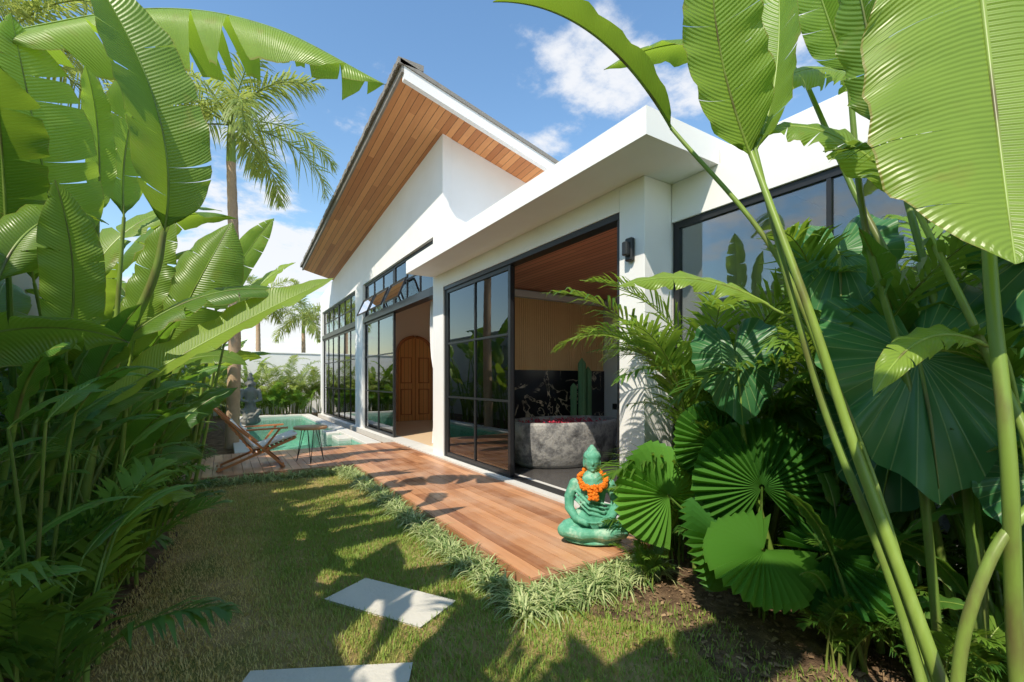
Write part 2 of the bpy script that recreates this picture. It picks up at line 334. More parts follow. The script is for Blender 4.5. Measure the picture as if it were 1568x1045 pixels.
# ------------------------------------------------------------ villa
villa=empty('villa_house')
def bx(name,x0,x1,y0,y1,z0,z1,mat,bev=.0,par=villa):
    g=Geo(); g.box(x0,x1,y0,y1,z0,z1); ob=g.obj(name,[M[mat]],par,False)
    if bev: b=ob.modifiers.new('b','BEVEL'); b.width=bev; b.segments=2
    return ob
def prism(name,poly,axis,a0,a1,mat,par=villa):
    n=len(poly); v=[]
    for a in(a0,a1):
        for p in poly: v.append({'X':(a,p[0],p[1]),'Y':(p[0],a,p[1])}[axis])
    f=[tuple(range(n)),tuple(range(2*n-1,n-1,-1))]+[(i,n+i,n+(i+1)%n,(i+1)%n) for i in range(n)]
    me=bpy.data.meshes.new(name); me.from_pydata(v,[],f); me.validate(); me.materials.append(M[mat])
    import bmesh as B
    b=B.new(); b.from_mesh(me); B.ops.recalc_face_normals(b,faces=b.faces); b.to_mesh(me); b.free()
    return link(name,me,par)
KX,KY=.26,.086
def rz(X,Y): return 5.35+KX*(3-X)+KY*(6.85-Y)
bx('corner_pier',3.0,3.35,2.65,2.94,0,3.08,'white',.006)
bx('door_header',3.0,3.16,2.941,6.849,2.86,3.08,'white')
bx('wall_post',3.0,3.2,6.83,7.25,.1,2.86,'white')
bx('base_curb',2.905,3.25,2.66,17.9,0,.12,'curb')
SX0,SX1,SY0,SY1=4.75,6.15,2.9,4.6  # skylight opening added out of view to bring daylight into the bathroom
bx('flat_roof_slab',2.51,SX0,2.2,7.2,3.081,3.285,'white')
bx('flat_roof_slab_east',SX1,7.2,2.2,7.2,3.081,3.285,'white')
bx('flat_roof_slab_south',SX0,SX1,2.2,SY0,3.081,3.285,'white')
bx('flat_roof_slab_north',SX0,SX1,SY1,7.2,3.081,3.285,'white')
bx('added_skylight_curb_w',SX0-.06,SX0,SY0-.06,SY1+.06,3.286,3.38,'white');bx('added_skylight_curb_e',SX1,SX1+.06,SY0-.06,SY1+.06,3.286,3.38,'white')
bx('added_skylight_curb_s',SX0,SX1,SY0-.06,SY0,3.286,3.38,'white');bx('added_skylight_curb_n',SX0,SX1,SY1,SY1+.06,3.286,3.38,'white')
bx('added_skylight_pane',SX0-.05,SX1+.05,SY0-.05,SY1+.05,3.381,3.39,'glass')
prism('facade_upper_wall',[(6.85,2.86),(7.25,2.86),(7.25,3.78),(17.9,3.78),(17.9,rz(3,17.9)),(6.85,rz(3,6.85))],'X',3.0,3.16,'white')
prism('gable_wall',[(3.162,3.2),(8,3.2),(8,rz(8,6.85)),(3.162,rz(3.162,6.85))],'Y',6.852,7.0,'white')
bx('facade_column',3.0,3.2,11.9,12.67,.1,3.78,'white')
bx('facade_end_column',3.0,3.2,17.6,17.9,.1,3.78,'white')
def slab(name,X0,X1,Y0,Y1,o0,o1,mat):
    v=[(X,Y,rz(X,Y)+o) for o in(o0,o1) for X,Y in((X0,Y0),(X1,Y0),(X1,Y1),(X0,Y1))]
    f=[(0,3,2,1),(4,5,6,7),(0,1,5,4),(1,2,6,5),(2,3,7,6),(3,0,4,7)]
    me=bpy.data.meshes.new(name); me.from_pydata(v,[],f); me.materials.append(M[mat]); return link(name,me,villa)
slab('roof_soffit',2.12,8.4,6.24,15.65,.004,.05,'soffit')
slab('roof_covering',2.06,8.45,6.14,15.75,.09,.15,'shingle')
slab('roof_core',2.12,8.3,6.24,15.6,.052,.088,'black')
slab('front_fascia',2.12,8.4,6.16,6.238,-.09,.089,'white')
slab('side_fascia',2.085,2.118,6.16,15.7,-.01,.087,'shingle')
g=Geo()
for i in range(130):
    y0=6.14+i*.074; z=rz(2.05,y0)+.15
    g.box(2.035+R.uniform(-.008,.008),2.4,y0,y0+.07,z-.075,z+.004+R.uniform(0,.006),0,R.random())
g.obj('shingle_edge',[M['shingle']],villa,False)
bx('bath_floor',3.25,6.3,2.8,6.5,0,.115,'tile_dark'); bx('bath_back_wall',3.2,6.3,6.5,6.8,0,3.0,'white'); bx('bath_side_wall',6.2,6.35,2.8,6.499,0,3.0,'white')
bx('bath_front_wall',3.351,6.3,2.66,2.8,0,3.07,'white')
bx('bath_ceiling',3.161,SX0,2.801,6.499,2.9,2.93,'ceil'); bx('bath_ceiling_e',SX1,6.2,2.801,6.499,2.9,2.93,'ceil'); bx('bath_ceiling_s',SX0,SX1,2.801,SY0,2.9,2.93,'ceil'); bx('bath_ceiling_n',SX0,SX1,SY1,6.499,2.9,2.93,'ceil')
bx('marble_wall',3.35,6.19,6.46,6.498,.116,1.52,'marble')
g=Geo(); xx=3.36
while xx<6.17:
    g.box(xx,xx+.032,6.462,6.487,1.521,2.75); xx+=.044
g.obj('fluted_panel',[M['flute']],villa,False)
bx('flute_backing',3.35,6.19,6.4875,6.4985,1.521,2.75,'flute'); bx('cornice',3.3,6.2,6.4,6.4975,2.76,2.86,'white')
bx('side_window_frame',6.17,6.199,4.9,5.7,.9,2.6,'black'); bx('side_window_pane',6.16,6.169,4.95,5.65,.95,2.55,'glass')
bx('bedroom_floor',3.2,8,7.0,17.8,0,.116,'warmfloor'); bx('bedroom_back_wall',7.5,7.65,7.0,17.8,.117,4.0,'peach')
bx('bedroom_partition',3.7,7.5,13.3,13.45,.117,3.9,'peach'); bx('far_end_wall',3.2,8,17.75,17.9,0,4.3,'white')
bx('bedroom_party_wall',3.2,7.5,7.01,7.05,.117,4.2,'peach')
slab('bedroom_ceiling',3.17,7.6,7.06,17.7,-.12,-.08,'soffit')
pts=[(4.35,.12),(4.35,2.15)]+[(4.9-.55*math.cos(t),2.15+.5*math.sin(t)) for t in np.linspace(.1,3.04,16)]+[(5.45,2.15),(5.45,.12)]
prism('arched_door',pts,'Y',13.24,13.298,'door'); 
g=Geo(); g.tube([(p[0],13.25,p[1]) for p in pts],.05,8,0); g.box(4.895,4.905,13.225,13.24,.12,2.6)
for z_ in(.3,1.25): 
    for x_ in(4.45,5.0): g.box(x_,x_+.35,13.225,13.24,z_,z_+.03);g.box(x_,x_+.35,13.225,13.24,z_+.75,z_+.78);g.box(x_,x_+.03,13.225,13.24,z_+.03,z_+.75);g.box(x_+.32,x_+.35,13.225,13.24,z_+.03,z_+.75)
g.obj('arched_door_frame',[M['chairwood']],villa)
M['curtain']=simple('linen_curtain',(.86,.85,.83),(.8,.79,.77),20,.9,.1)
g=Geo(); zz_=np.linspace(.14,2.85,14); K=70
P=np.array([[[3.40+.05*math.sin(i*.9)+.03*math.sin(z*2),7.4+(i/K)*(.80-.30*math.exp(-((z-1.1)/.4)**2)),z] for i in range(K)] for z in zz_]); g.grid(P)
g.obj('curtain',[M['curtain']],villa)
def glazing(name,x,y0,y1,z0,z1,cols,rows,fw=.055,bw=.028,d=.05):
    g=Geo()
    g.box(x,x+d,y0,y0+fw,z0,z1);g.box(x,x+d,y1-fw,y1,z0,z1);g.box(x+.001,x+d-.001,y0+fw,y1-fw,z0,z0+fw);g.box(x+.001,x+d-.001,y0+fw,y1-fw,z1-fw,z1)
    ylist=np.linspace(y0+fw,y1-fw,cols+1)[1:-1]
    for y in ylist: g.box(x+.004,x+d-.004,y-bw/2,y+bw/2,z0+fw,z1-fw)
    for z in rows: g.box(x+.006,x+d-.006,y0+fw,y1-fw,z-bw/2,z+bw/2)
    g.obj(name+'_frame',[M['black']],villa,False)
    bx(name+'_pane',x+d/2-.003,x+d/2+.003,y0+fw*.6,y1-fw*.6,z0+fw*.6,z1-fw*.6,'glass')
bx('door_head_track',3.01,3.15,2.941,6.829,2.80,2.858,'black'); bx('door_jamb',3.02,3.14,2.941,2.985,.121,2.799,'black'); bx('door_jamb_far',3.02,3.14,6.78,6.829,.121,2.799,'black')
bx('door_sill_track',3.02,3.15,2.99,6.78,.1205,.135,'black')
RW=[1.08,1.93]
glazing('bath_sliding_door',3.03,4.83,6.78,.136,2.8,2,RW); glazing('bath_sliding_door_rear',3.085,4.88,6.77,.136,2.8,2,RW,d=.045)
bx('main_head_beam',3.0,3.18,7.251,11.899,2.80,2.92,'black'); bx('main_head_beam_far',3.0,3.18,12.671,17.599,2.80,2.92,'black')
glazing('bedroom_sliding_door',3.05,9.54,11.88,.121,2.8,2,RW); glazing('far_glazing',3.05,12.7,15.1,.121,2.8,3,RW); glazing('far_glazing_end',3.05,15.12,17.58,.121,2.8,3,RW)
glazing('clerestory',3.06,7.27,9.54,2.921,3.779,3,[3.35]); glazing('clerestory_mid',3.06,9.56,11.88,2.921,3.779,3,[3.35]); glazing('clerestory_far',3.06,12.69,15.1,2.921,3.779,3,[3.35]); glazing('clerestory_end',3.06,15.12,17.58,2.921,3.779,3,[3.35])
for i,yc in enumerate((8.6,9.75,10.85)):
    g=Geo(); y0,y1=yc,yc+.95
    for (a,b) in (((3.0,y0,3.35),(2.84,y0,2.97)),((3.0,y1,3.35),(2.84,y1,2.97)),((3.0,y0,3.35),(3.0,y1,3.35)),((2.84,y0,2.97),(2.84,y1,2.97))): g.obox(a,b,.03,.03,(0,1,0) if a[1]==b[1] else (1,0,.4))
    g.grid(np.array([[(3.0,y0,3.34),(3.0,y1,3.34)],[(2.84,y0,2.98),(2.84,y1,2.98)]]),None,1); g.obj('awning_window',[M['black'],M['glass']],villa,False)
bx('wing_base_wall',3.35,3.5,-3,2.649,0,.45,'white'); bx('wing_upper_wall',3.35,3.5,-3,2.649,2.74,3.079,'white'); bx('wing_end_wall',3.35,6,-3.2,-3.001,0,3.07,'white')
bx('wing_roof_slab',3.36,7,-3.2,2.19,3.081,3.2,'white',.006); bx('wing_room_back',5.9,6,-3,2.6,0,3.07,'white'); bx('wing_floor',3.5,5.9,-3,2.6,0,.1,'tile_dark')
glazing('wing_window',3.37,.2,2.645,.451,2.739,2,[]); glazing('wing_window_near',3.37,-2.4,.19,.451,2.739,2,[])
g=Geo(); g.box(2.95,2.999,2.75,2.83,2.38,2.58); g.box(2.90,2.95,2.76,2.82,2.42,2.54); ob=g.obj('wall_lamp',[M['black']],None,False); b=ob.modifiers.new('b','BEVEL'); b.width=.01
tub=empty('stone_bathtub')
def oval(c,rx,ry,prof,mat,name,par,rot=0.,rough=0):
    g=Geo(); a=np.linspace(0,2*math.pi,65); P=[]
    for s,z in prof:
        x=np.cos(a)*rx*s;y=np.sin(a)*ry*s; P.append(np.stack([c[0]+x*math.cos(rot)-y*math.sin(rot),c[1]+x*math.sin(rot)+y*math.cos(rot),np.full_like(a,c[2]+z)],-1))
    g.grid(np.array(P)); return g.obj(name,[M[mat]],par)
oval((4.35,5.4,.116),.95,.62,[(.80,0),(.88,.05),(.95,.25),(.99,.5),(1.0,.60),(.985,.64),(.93,.645),(.89,.62),(.87,.4),(.8,.3)],'tub','tub_shell',tub)
M['tubw']=simple('bath_water',(.35,.42,.42),(.3,.36,.36),3,.08,.1); oval((4.35,5.4,.116),.95,.62,[(.88,.56),(.01,.56)],'tubw','bath_water',tub)
M['petal']=simple('rose_petal',(.55,.03,.07),(.40,.02,.05),9,.6,.1)
g=Geo()
for i in range(220):
    a=R.random()*6.28;rr=math.sqrt(R.random())*.82; g.ell((4.35+.95*rr*math.cos(a),5.4+.62*rr*math.sin(a),.70+R.random()*.04),(.024,.02,.007),(R.random(),R.random(),R.random()),n=3)
g.obj('rose_petals',[M['petal']],tub)
van=empty('bathroom_vanity'); bx('counter',5.55,6.18,4.0,5.6,.85,.95,'marble',.005,van); bx('cabinet',5.65,6.18,4.1,5.5,.35,.85,'black',.005,van)
M['ceramic']=simple('white_ceramic',(.85,.85,.84),(.82,.82,.81),3,.2,.0); oval((5.85,4.9,.95),.19,.26,[(.6,0),(.95,.1),(1,.15),(.93,.15),(.5,.03),(.01,.03)],'ceramic','basin',van)
oval((5.5,5.75,.116),.2,.17,[(.75,0),(.8,.2),(1,.34),(1.02,.38),(.95,.4),(.01,.41)],'ceramic','toilet_bowl',empty('white_toilet'))
M['cactus']=simple('cactus_skin',(.12,.28,.13),(.2,.38,.17),8,.6,.3)
cac=empty('potted_cactus'); g=Geo()
for (dx,dy,h,r) in((0,0,1.45,.06),(.17,.03,1.3,.055),(-.15,.05,1.0,.05)):
    P=[];a=np.linspace(0,6.2832,33)
    for k in np.linspace(0,1,14):
        rad=r*(1+.18*np.cos(a*8))*(1 if k<.93 else math.sqrt(max(0,1-((k-.93)/.07)**2))); P.append(np.stack([5.4+dx+rad*np.cos(a),6.2+dy+rad*np.sin(a),np.full_like(a,.4+(h-.1)*k)],-1))
    g.grid(np.array(P))
g.obj('stems',[M['cactus']],cac); oval((5.4,6.22,.116),.2,.2,[(.01,0),(.7,0),(.95,.25),(1,.33),(.9,.33),(.85,.3),(.01,.3)],'concrete','pot',cac)
def wall(name,*a,mat='bound'):
    g=Geo(); g.box(*a); g.box(a[0]-.03,a[1]+.03,a[2]-.03,a[3]+.03,a[5]+.001,a[5]+.06); ob=g.obj(name,[M[mat]],None,False); b=ob.modifiers.new('b','BEVEL'); b.width=.008
wall('boundary_wall',-1.95,-1.75,-4,20.5,0,2.95); wall('rear_garden_wall',-1.7,9,20.3,20.5,0,2.4,mat='white')

# ------------------------------------------------------------ plant builders
def bez(a,m,b,n):
    a,m,b=map(lambda q:np.asarray(q,float),(a,m,b)); c=2*m-.5*(a+b); t=np.linspace(0,1,n)[:,None]
    return (1-t)**2*a+2*t*(1-t)*c+t*t*b
def cat(pts,n):
    p=[np.asarray(q,float) for q in pts]; p=[2*p[0]-p[1]]+p+[2*p[-1]-p[-2]]; out=[]
    for i in range(1,len(p)-2):
        for t in np.linspace(0,1,n,endpoint=False):
            out.append(.5*((2*p[i])+(-p[i-1]+p[i+1])*t+(2*p[i-1]-5*p[i]+4*p[i+1]-p[i+2])*t*t+(-p[i-1]+3*p[i]-3*p[i+1]+p[i+2])*t**3))
    out.append(p[-2]); return np.array(out)
def arc(base,az,elev,L,bend,n=14,wob=0.):
    p=np.array(base,float); out=[p.copy()]; e=elev; ds=L/n
    for i in range(n):
        a=az+wob*math.sin(i*.5); p=p+ds*V(math.cos(a)*math.cos(e),math.sin(a)*math.cos(e),math.sin(e)); out.append(p.copy()); e-=bend/n*(.5+i/n)
    return np.array(out)
def blade(g,C,width,nh,fold=.35,droop=.5,tear=.25,col=.5,mat=0,rib=.008,ruf=.012,rnd=R,pt=2.4):
    n=len(C); T=nz(np.gradient(C,axis=0)); S=nz(np.cross(T,np.asarray(nh,float))); N=np.cross(S,T)
    s=np.linspace(0,1,n)
    def prof(s): 
        a=np.sqrt(np.clip(1-(1-np.minimum(s/.3,1))**2,0,1)); b=1-np.clip((s-.5)/.5,0,1)**pt; return width/2*a*b+.0015
    ph=rnd.random()*6.28; UL=np.linalg.norm(C[-1]-C[0])
    for sg in(-1,1):
        cuts=[0]; i=0
        while i<n-1:
            i+=rnd.randint(2,max(3,int(3+6*(1-tear)))) if rnd.random()<tear else rnd.randint(5,12)
            cuts.append(min(i,n-1))
        cuts=sorted(set(cuts))
        for a,b in zip(cuts[:-1],cuts[1:]):
            k=(b-a)+1; ss=np.linspace(s[a],s[b],max(k,3)); 
            c=np.stack([np.interp(ss,s,C[:,q]) for q in range(3)],-1)
            Si=nz(np.stack([np.interp(ss,s,S[:,q]) for q in range(3)],-1)); Ni=nz(np.stack([np.interp(ss,s,N[:,q]) for q in range(3)],-1)); Ti=nz(np.stack([np.interp(ss,s,T[:,q]) for q in range(3)],-1))
            wd=prof(ss); m=6; x=np.linspace(0,1,m+1)
            dj=droop*(1+tear*rnd.uniform(-.5,1.2)); slant=.18*width
            u=np.linspace(-1,1,len(ss)); gp=(.0 if (a==0 and b==n-1) else rnd.uniform(0,.35)*tear)*(s[b]-s[a])*UL
            zz=fold*x[None]*wd[:,None]-dj*(x[None]**2)*wd[:,None]+ruf*(np.sin(ss*38+ph+sg)+.8*np.sin(ss*15+ph*2)+.4*np.sin(ss*71+ph))[:,None]*x[None]**2*(wd/(width/2))[:,None]
            P=c[:,None]+sg*Si[:,None]*(wd[:,None]*x[None]*(1-.12*x[None]**2))[...,None]+Ni[:,None]*zz[...,None]
            P=P+Ti[:,None]*(slant*x[None]**1.5*(1-ss[:,None])-gp*u[:,None]*x[None]**2)[...,None]
            UV=np.stack(np.broadcast_arrays(sg*x[None],ss[:,None]*UL),-1)
            if sg<0: P=P[:,::-1];UV=UV[:,::-1]
            g.grid(P,UV,mat,col)
    g.tube(C,np.linspace(rib,rib*.25,n),6,1,min(1,col+.4))
def frond(g,C,n=42,ll=.35,wl=.022,droop=.5,up=.25,ang=.9,col=.5,mat=0,rib=.008,rnd=NR,start=.12,plum=0.):
    T=nz(np.gradient(C,axis=0)); S=np.cross(T,V(0,0,1)); 
    if np.linalg.norm(S[0])<.05: S[:]=V(1,0,0)
    S=nz(S); N=np.cross(S,T); s0=np.linspace(0,1,len(C))
    ss=np.linspace(start,1,n); K=2*n; s=np.repeat(ss,2); sg=np.tile([-1.,1.],n)
    I=lambda A:np.stack([np.interp(s,s0,A[:,q]) for q in range(3)],-1)
    c,Ti,Si,Ni=I(C),nz(I(T)),nz(I(S)),nz(I(N))
    L=ll*(np.sin(np.clip(.18+s*.86,0,1)*math.pi)**.55)*(.9+.2*rnd.rand(K)); aa=ang*(1-.55*s)+rnd.randn(K)*.07; u=up+rnd.randn(K)*(.12+plum)
    D=nz(Si*(sg*np.sin(aa))[:,None]+Ti*np.cos(aa)[:,None]+Ni*u[:,None]); W=nz(np.cross(D,Ni)); 
    rows=[]; 
    for k,ww in((0,.35),(.3,1),(.65,.85),(1,.06)):
        ctr=c+D*(L*k)[:,None]-V(0,0,1)*(droop*L*k**2)[:,None]*(.7+.6*rnd.rand(K)[:,None]*(k>0.9))
        rows.append(np.stack([ctr-W*wl*ww/2,ctr+W*wl*ww/2],1))
    P=np.stack(rows,1); UV=np.zeros((4,2,2)); UV[:,1,0]=1; UV[:,:,1]=np.array([0,.3,.65,1])[:,None]
    g.grids(P,UV,mat,np.clip(col+rnd.randn(K)*.1,0,1)); g.tube(C,np.linspace(rib,rib*.25,len(C)),5,1,min(1,col+.3))
def fanleaf(g,hub,out,nrm,Rr,col=.5,n=30,span=2.6,mat=0,rnd=R):
    Y=nz(out); N=nz(np.asarray(nrm,float)-Y*np.dot(nrm,Y)); X=np.cross(Y,N)
    a=np.linspace(-span,span,2*n+1); rr=np.linspace(.04,1,8); zig=np.where(np.arange(2*n+1)%2==0,1.,-1.)
    rag=1-.07*np.abs(np.sin(np.arange(2*n+1)*1.3))*(zig>0)
    P=[]
    for r in rr:
        e=Rr*r*(1-.12*np.abs(a)/span)*(rag if r>.9 else 1)
        if r==1: e=e*(1-.06*(zig<0))
        z=.036*Rr/.4*zig*(r**.8)-.22*Rr*r*r+.09*Rr*np.sin(a*2.3+col*9)*r*r
        P.append(np.asarray(hub)+X*(e*np.sin(a))[:,None]+Y*(e*np.cos(a))[:,None]+N*z[:,None])
    P=np.array(P); P=np.repeat(P,2,axis=1)[:,1:-1].reshape(len(rr),2*n,2,3).transpose(1,0,2,3)
    g.grids(P,None,mat,np.clip(col+np.where(np.arange(2*n)%2==0,.10,-.10),0,1))
def earleaf(g,at,tip,nrm,col=.5,wid=1.,mat=0):
    at=np.asarray(at,float); Y=np.asarray(tip,float)-at; L=np.linalg.norm(Y); Y/=L; N=nz(np.asarray(nrm,float)-Y*np.dot(nrm,Y)); X=np.cross(Y,N)
    th=np.linspace(-math.pi,math.pi,121); r=np.interp(np.abs(th),[0,.12,.35,.7,1.1,1.6,2.1,2.55,2.85,3.05,math.pi],[1,.93,.82,.70,.65,.66,.72,.74,.62,.3,.08])*(1+.025*np.sin(th*17))
    P=[];UV=[]
    for q in np.linspace(.02,1,12):
        z=-.16*q*q*np.abs(np.cos(th))+.06*np.sin(th*11)*q**3+.05*q*np.abs(np.sin(th))+.035*np.abs(np.sin(th*10))*q
        rr=r*q; P.append(at+X*(rr*np.sin(th)*L*wid)[:,None]+Y*(rr*np.cos(th)*L)[:,None]+N*(z*L)[:,None]); UV.append(np.stack([th,np.full_like(th,q)],-1))
    g.grid(np.array(P),np.array(UV),mat,col); g.tube([at,at+Y*L*.45-N*.01*L,at+Y*L*.9-N*.12*L],[.009,.006,.002],6,1,.7)
def banana_plant(rnd,h=2.6,nl=7,LL=1.3,W=.34,spread=.5,tear=.3,lean=None):
    g=Geo()
    for i in range(nl):
        az=i*2.4+rnd.uniform(-.4,.4); 
        hh=h*(.45+.6*(i+.5)/nl)*rnd.uniform(.9,1.05); base=V(rnd.uniform(-.12,.12),rnd.uniform(-.12,.12),0)
        el=1.53-spread*rnd.uniform(.15,.5)*(1.3-(i/nl)); pet=arc(base,az,el,hh,.25*spread,10)
        col=rnd.uniform(.05,.95)
        g.tube(pet,np.linspace(.028,.012,len(pet)),7,1,col*.8)
        d=pet[-1]-pet[-2]; e=math.asin(d[2]/np.linalg.norm(d)); L=LL*rnd.uniform(.75,1.15)
        C=arc(pet[-1],az+rnd.uniform(-.2,.2),e-.05,L,rnd.uniform(.5,1.9),22); 
        nh=V(-math.cos(az)*.6+rnd.uniform(-.6,.6),-math.sin(az)*.6+rnd.uniform(-.6,.6),.55)
        blade(g,C,W*rnd.uniform(.8,1.2),nh,fold=rnd.uniform(.15,.6),droop=rnd.uniform(.1,.7),tear=tear*rnd.uniform(.2,1.6),col=col,rnd=rnd,rib=.010)
    return g
def areca(rnd,h=2.2,nf=12,fl=1.3,ll=.34,canes=5,col0=.4):
    g=Geo()
    for i in range(nf):
        az=i*2.4+rnd.uniform(-.5,.5); bs=V(rnd.uniform(-.2,.2),rnd.uniform(-.2,.2),0); hc=h*rnd.uniform(.15,.6)
        st=arc(bs,az,1.5,hc,.1,6); g.tube(st,np.linspace(.014,.010,7),6,1,rnd.uniform(.3,.9))
        C=arc(st[-1],az,rnd.uniform(1.0,1.45),fl*rnd.uniform(.8,1.15)*1.1,rnd.uniform(1.2,2.3),14)
        frond(g,C,n=32,ll=ll,wl=.024,droop=rnd.uniform(.25,.6),up=.3,col=rnd.uniform(.1,.85)*col0/.4)
    return g
def place(name,me,loc,rz_=0,sc=1,tilt=(0,0)):
    o=link(name,me); o.location=loc; o.rotation_euler=(tilt[0],tilt[1],rz_); o.scale=(sc,)*3; return o
def rnd(k): return random.Random(k)
BM=[banana_plant(rnd(20+k),h=2.2,nl=7,LL=1.25,W=.36,spread=.6,tear=.35).mesh('banana_plant_mesh',[M['banana'],M['stem']]) for k in range(4)]
HM=[banana_plant(rnd(40+k),h=1.3,nl=10,LL=.75,W=.19,spread=.7,tear=.05).mesh('heliconia_mesh',[M['banana_dk'],M['stem']]) for k in range(3)]
AM=[areca(rnd(60+k)).mesh('areca_mesh',[M['frond'],M['stem']]) for k in range(3)]
AY=[areca(rnd(80+k)).mesh('areca_sunny_mesh',[M['palmf'],M['stem']]) for k in range(2)]  # areca copy with lighter leaves, sunlit look put into the leaf colour
AL=[areca(rnd(70+k),h=.7,nf=11,fl=.75,ll=.26).mesh('areca_low_mesh',[M['frond'],M['stem']]) for k in range(2)]
rr=rnd(3); 
for i,(x,y,s,k) in enumerate([(-1.25,3.3,1.0,0),(-1.3,4.4,1.05,1),(-1.05,5.3,.95,2),(-1.35,6.2,1.05,3),(-.9,6.9,.95,0),(-1.3,7.9,1.1,1),(-.95,9.3,1.05,2),(-.55,10.9,.95,3),(-.7,12.6,1.05,0),(-.9,14,1.1,1),(-1.45,2.4,1.0,2)]):
    place('unseen_shade_banana',BM[k],(x,y,0),rr.uniform(0,6.28),s)
# unseen taller clump added to cast leaf shadows; turned to keep out of view
def out_of_view_turn(me,loc,sc):
    v=np.zeros(len(me.vertices)*3); me.vertices.foreach_get('co',v); v=v.reshape(-1,3)[::5]*sc; best=(1e9,0)
    for k in range(36):
        a=k*math.pi/18; x=v[:,0]*math.cos(a)-v[:,1]*math.sin(a)+loc[0]; y=v[:,0]*math.sin(a)+v[:,1]*math.cos(a)+loc[1]
        n=int(((x>-.30*y-.08)&(y>-.1)).sum()); 
        if n<best[0]: best=(n,a)
    return best[1]
for me,loc,sc in((BM[1],(-1.45,.3,0),1.4),(BM[3],(-1.6,.95,0),1.25),(AM[0],(-1.4,-.7,0),1.6),(BM[0],(-1.35,-1.7,0),1.5)):
    place('unseen_shade_banana' if me in BM else 'unseen_shade_areca',me,loc,out_of_view_turn(me,loc,sc),sc)
for i in range(11):
    place('heliconia_plant',HM[i%3],(-.85+rr.uniform(-.3,.1),3.0+i*.5,0),rr.uniform(0,6.28),rr.uniform(.75,1.1))
for (x,y,s) in [(-1.4,3.0,.62),(-1.3,5.0,.8),(-1.2,6.4,.85),(-1.0,7.6,.8),(-1.15,2.6,.55)]:
    place('unseen_shade_areca',AM[int(y)%3],(x,y,0),rr.uniform(0,6.28),s)
for i in range(10):
    place('parlor_palm',AL[i%2],(-.70+rr.uniform(-.15,.06),2.4+i*.5,0),rr.uniform(0,6.28),rr.uniform(.7,1.0))
for i in range(8):
    place('unseen_shade_areca',AY[i%2],(-.6+i*.55,18.9+rr.uniform(-.3,.4),0),rr.uniform(0,6.28),rr.uniform(.75,1.15))
for i in range(3):
    place('unseen_shade_banana',BM[i%4],(-.9+i*.8,19.4,0),rr.uniform(0,6.28),rr.uniform(.7,.9))
for i in range(5):
    place('unseen_shade_areca',AY[i%2],(-.6+rr.uniform(-.2,.1),10.2+i*1.5,0),rr.uniform(0,6.28),rr.uniform(.55,.8))
for i in range(5):
    place('parlor_palm',AL[i%2],(.4+i*.5,18.5,0),rr.uniform(0,6.28),rr.uniform(1.0,1.5))
for (x,y,s,k) in [(2.98,1.95,.95,0),(3.0,1.2,1.05,1),(3.1,.5,1.05,2),(2.85,1.75,.75,2),(3.05,-.2,1.1,0)]:
    place('unseen_shade_areca',AM[k],(x,y,0),rr.uniform(0,6.28),s)
for (x,y,s,k) in [(3.0,1.7,1.0,0),(3.0,.9,1.1,1),(3.05,.1,1.2,1),(2.65,.45,.6,0),(2.55,.95,.5,2),(2.9,.5,.8,0)]:
    place('heliconia_plant',HM[k],(x,y,0),rr.uniform(0,6.28),s)
for (x,y,s) in [(2.8,2.25,.55),(2.95,2.35,.8),(2.95,1.5,.8),(2.75,.2,.7),(2.9,.9,.8),(2.45,1.0,.42),(2.5,.6,.5),(2.35,2.05,.32),(2.3,.35,.4),(2.6,1.45,.4)]:
    place('parlor_palm',AL[R.randint(0,1)],(x,y,0),rr.uniform(0,6.28),s)

def hero(name,leaves,stems,mat='banana',seed=1):
    g=Geo(); q=rnd(seed)
    for L in leaves:
        C=bez(*L['p'],34) if len(L['p'])==3 else cat(L['p'],12)
        blade(g,C,L['w'],L['n'],fold=L.get('f',.3),droop=L.get('d',.4),tear=L.get('t',.15),col=L.get('c',.5),rnd=q,rib=L.get('r',.008),pt=L.get('pt',2.4),ruf=L.get('ru',.012))
    for S in stems:
        C=cat(S[0],8); g.tube(C,np.linspace(S[1],S[2],len(C)),10,1,S[3] if len(S)>3 else .7)
    return g.obj(name,[M[mat],M['stem']])
hero('bird_of_paradise_plant',[
 dict(p=[(1.88,.42,2.85),(1.87,.37,2.22),(1.68,.29,1.64)],w=.70,n=(-.75,-.6,.25),f=.30,d=.25,t=.03,c=.95,r=.010,pt=3,ru=.016),
 dict(p=[(2.44,.35,2.82),(2.32,.42,2.55),(2.21,.50,2.10)],w=.5,n=(-.4,-.8,.1),f=.1,d=.3,c=.1),
 dict(p=[(1.94,.66,2.24),(1.91,.68,2.55),(1.84,.73,2.95)],w=.20,n=(-.9,.3,.1),f=.3,d=.1,c=.15),
],[([(1.85,.28,0),(1.92,.33,.57),(1.89,.34,1.13),(1.99,.40,1.78),(2.10,.42,2.5),(2.0,.5,3.0),(1.88,.42,2.85)],.022,.012),
   ([(2.3,.25,0),(2.35,.35,1.2),(2.42,.35,2.3),(2.44,.35,2.82)],.026,.015,.2),
   ([(1.7,.40,0),(1.77,.42,.46),(1.82,.385,.76),(1.95,.31,.98),(2.3,.1,1.25),(2.7,-.1,1.5)],.017,.012,.8)],seed=2)
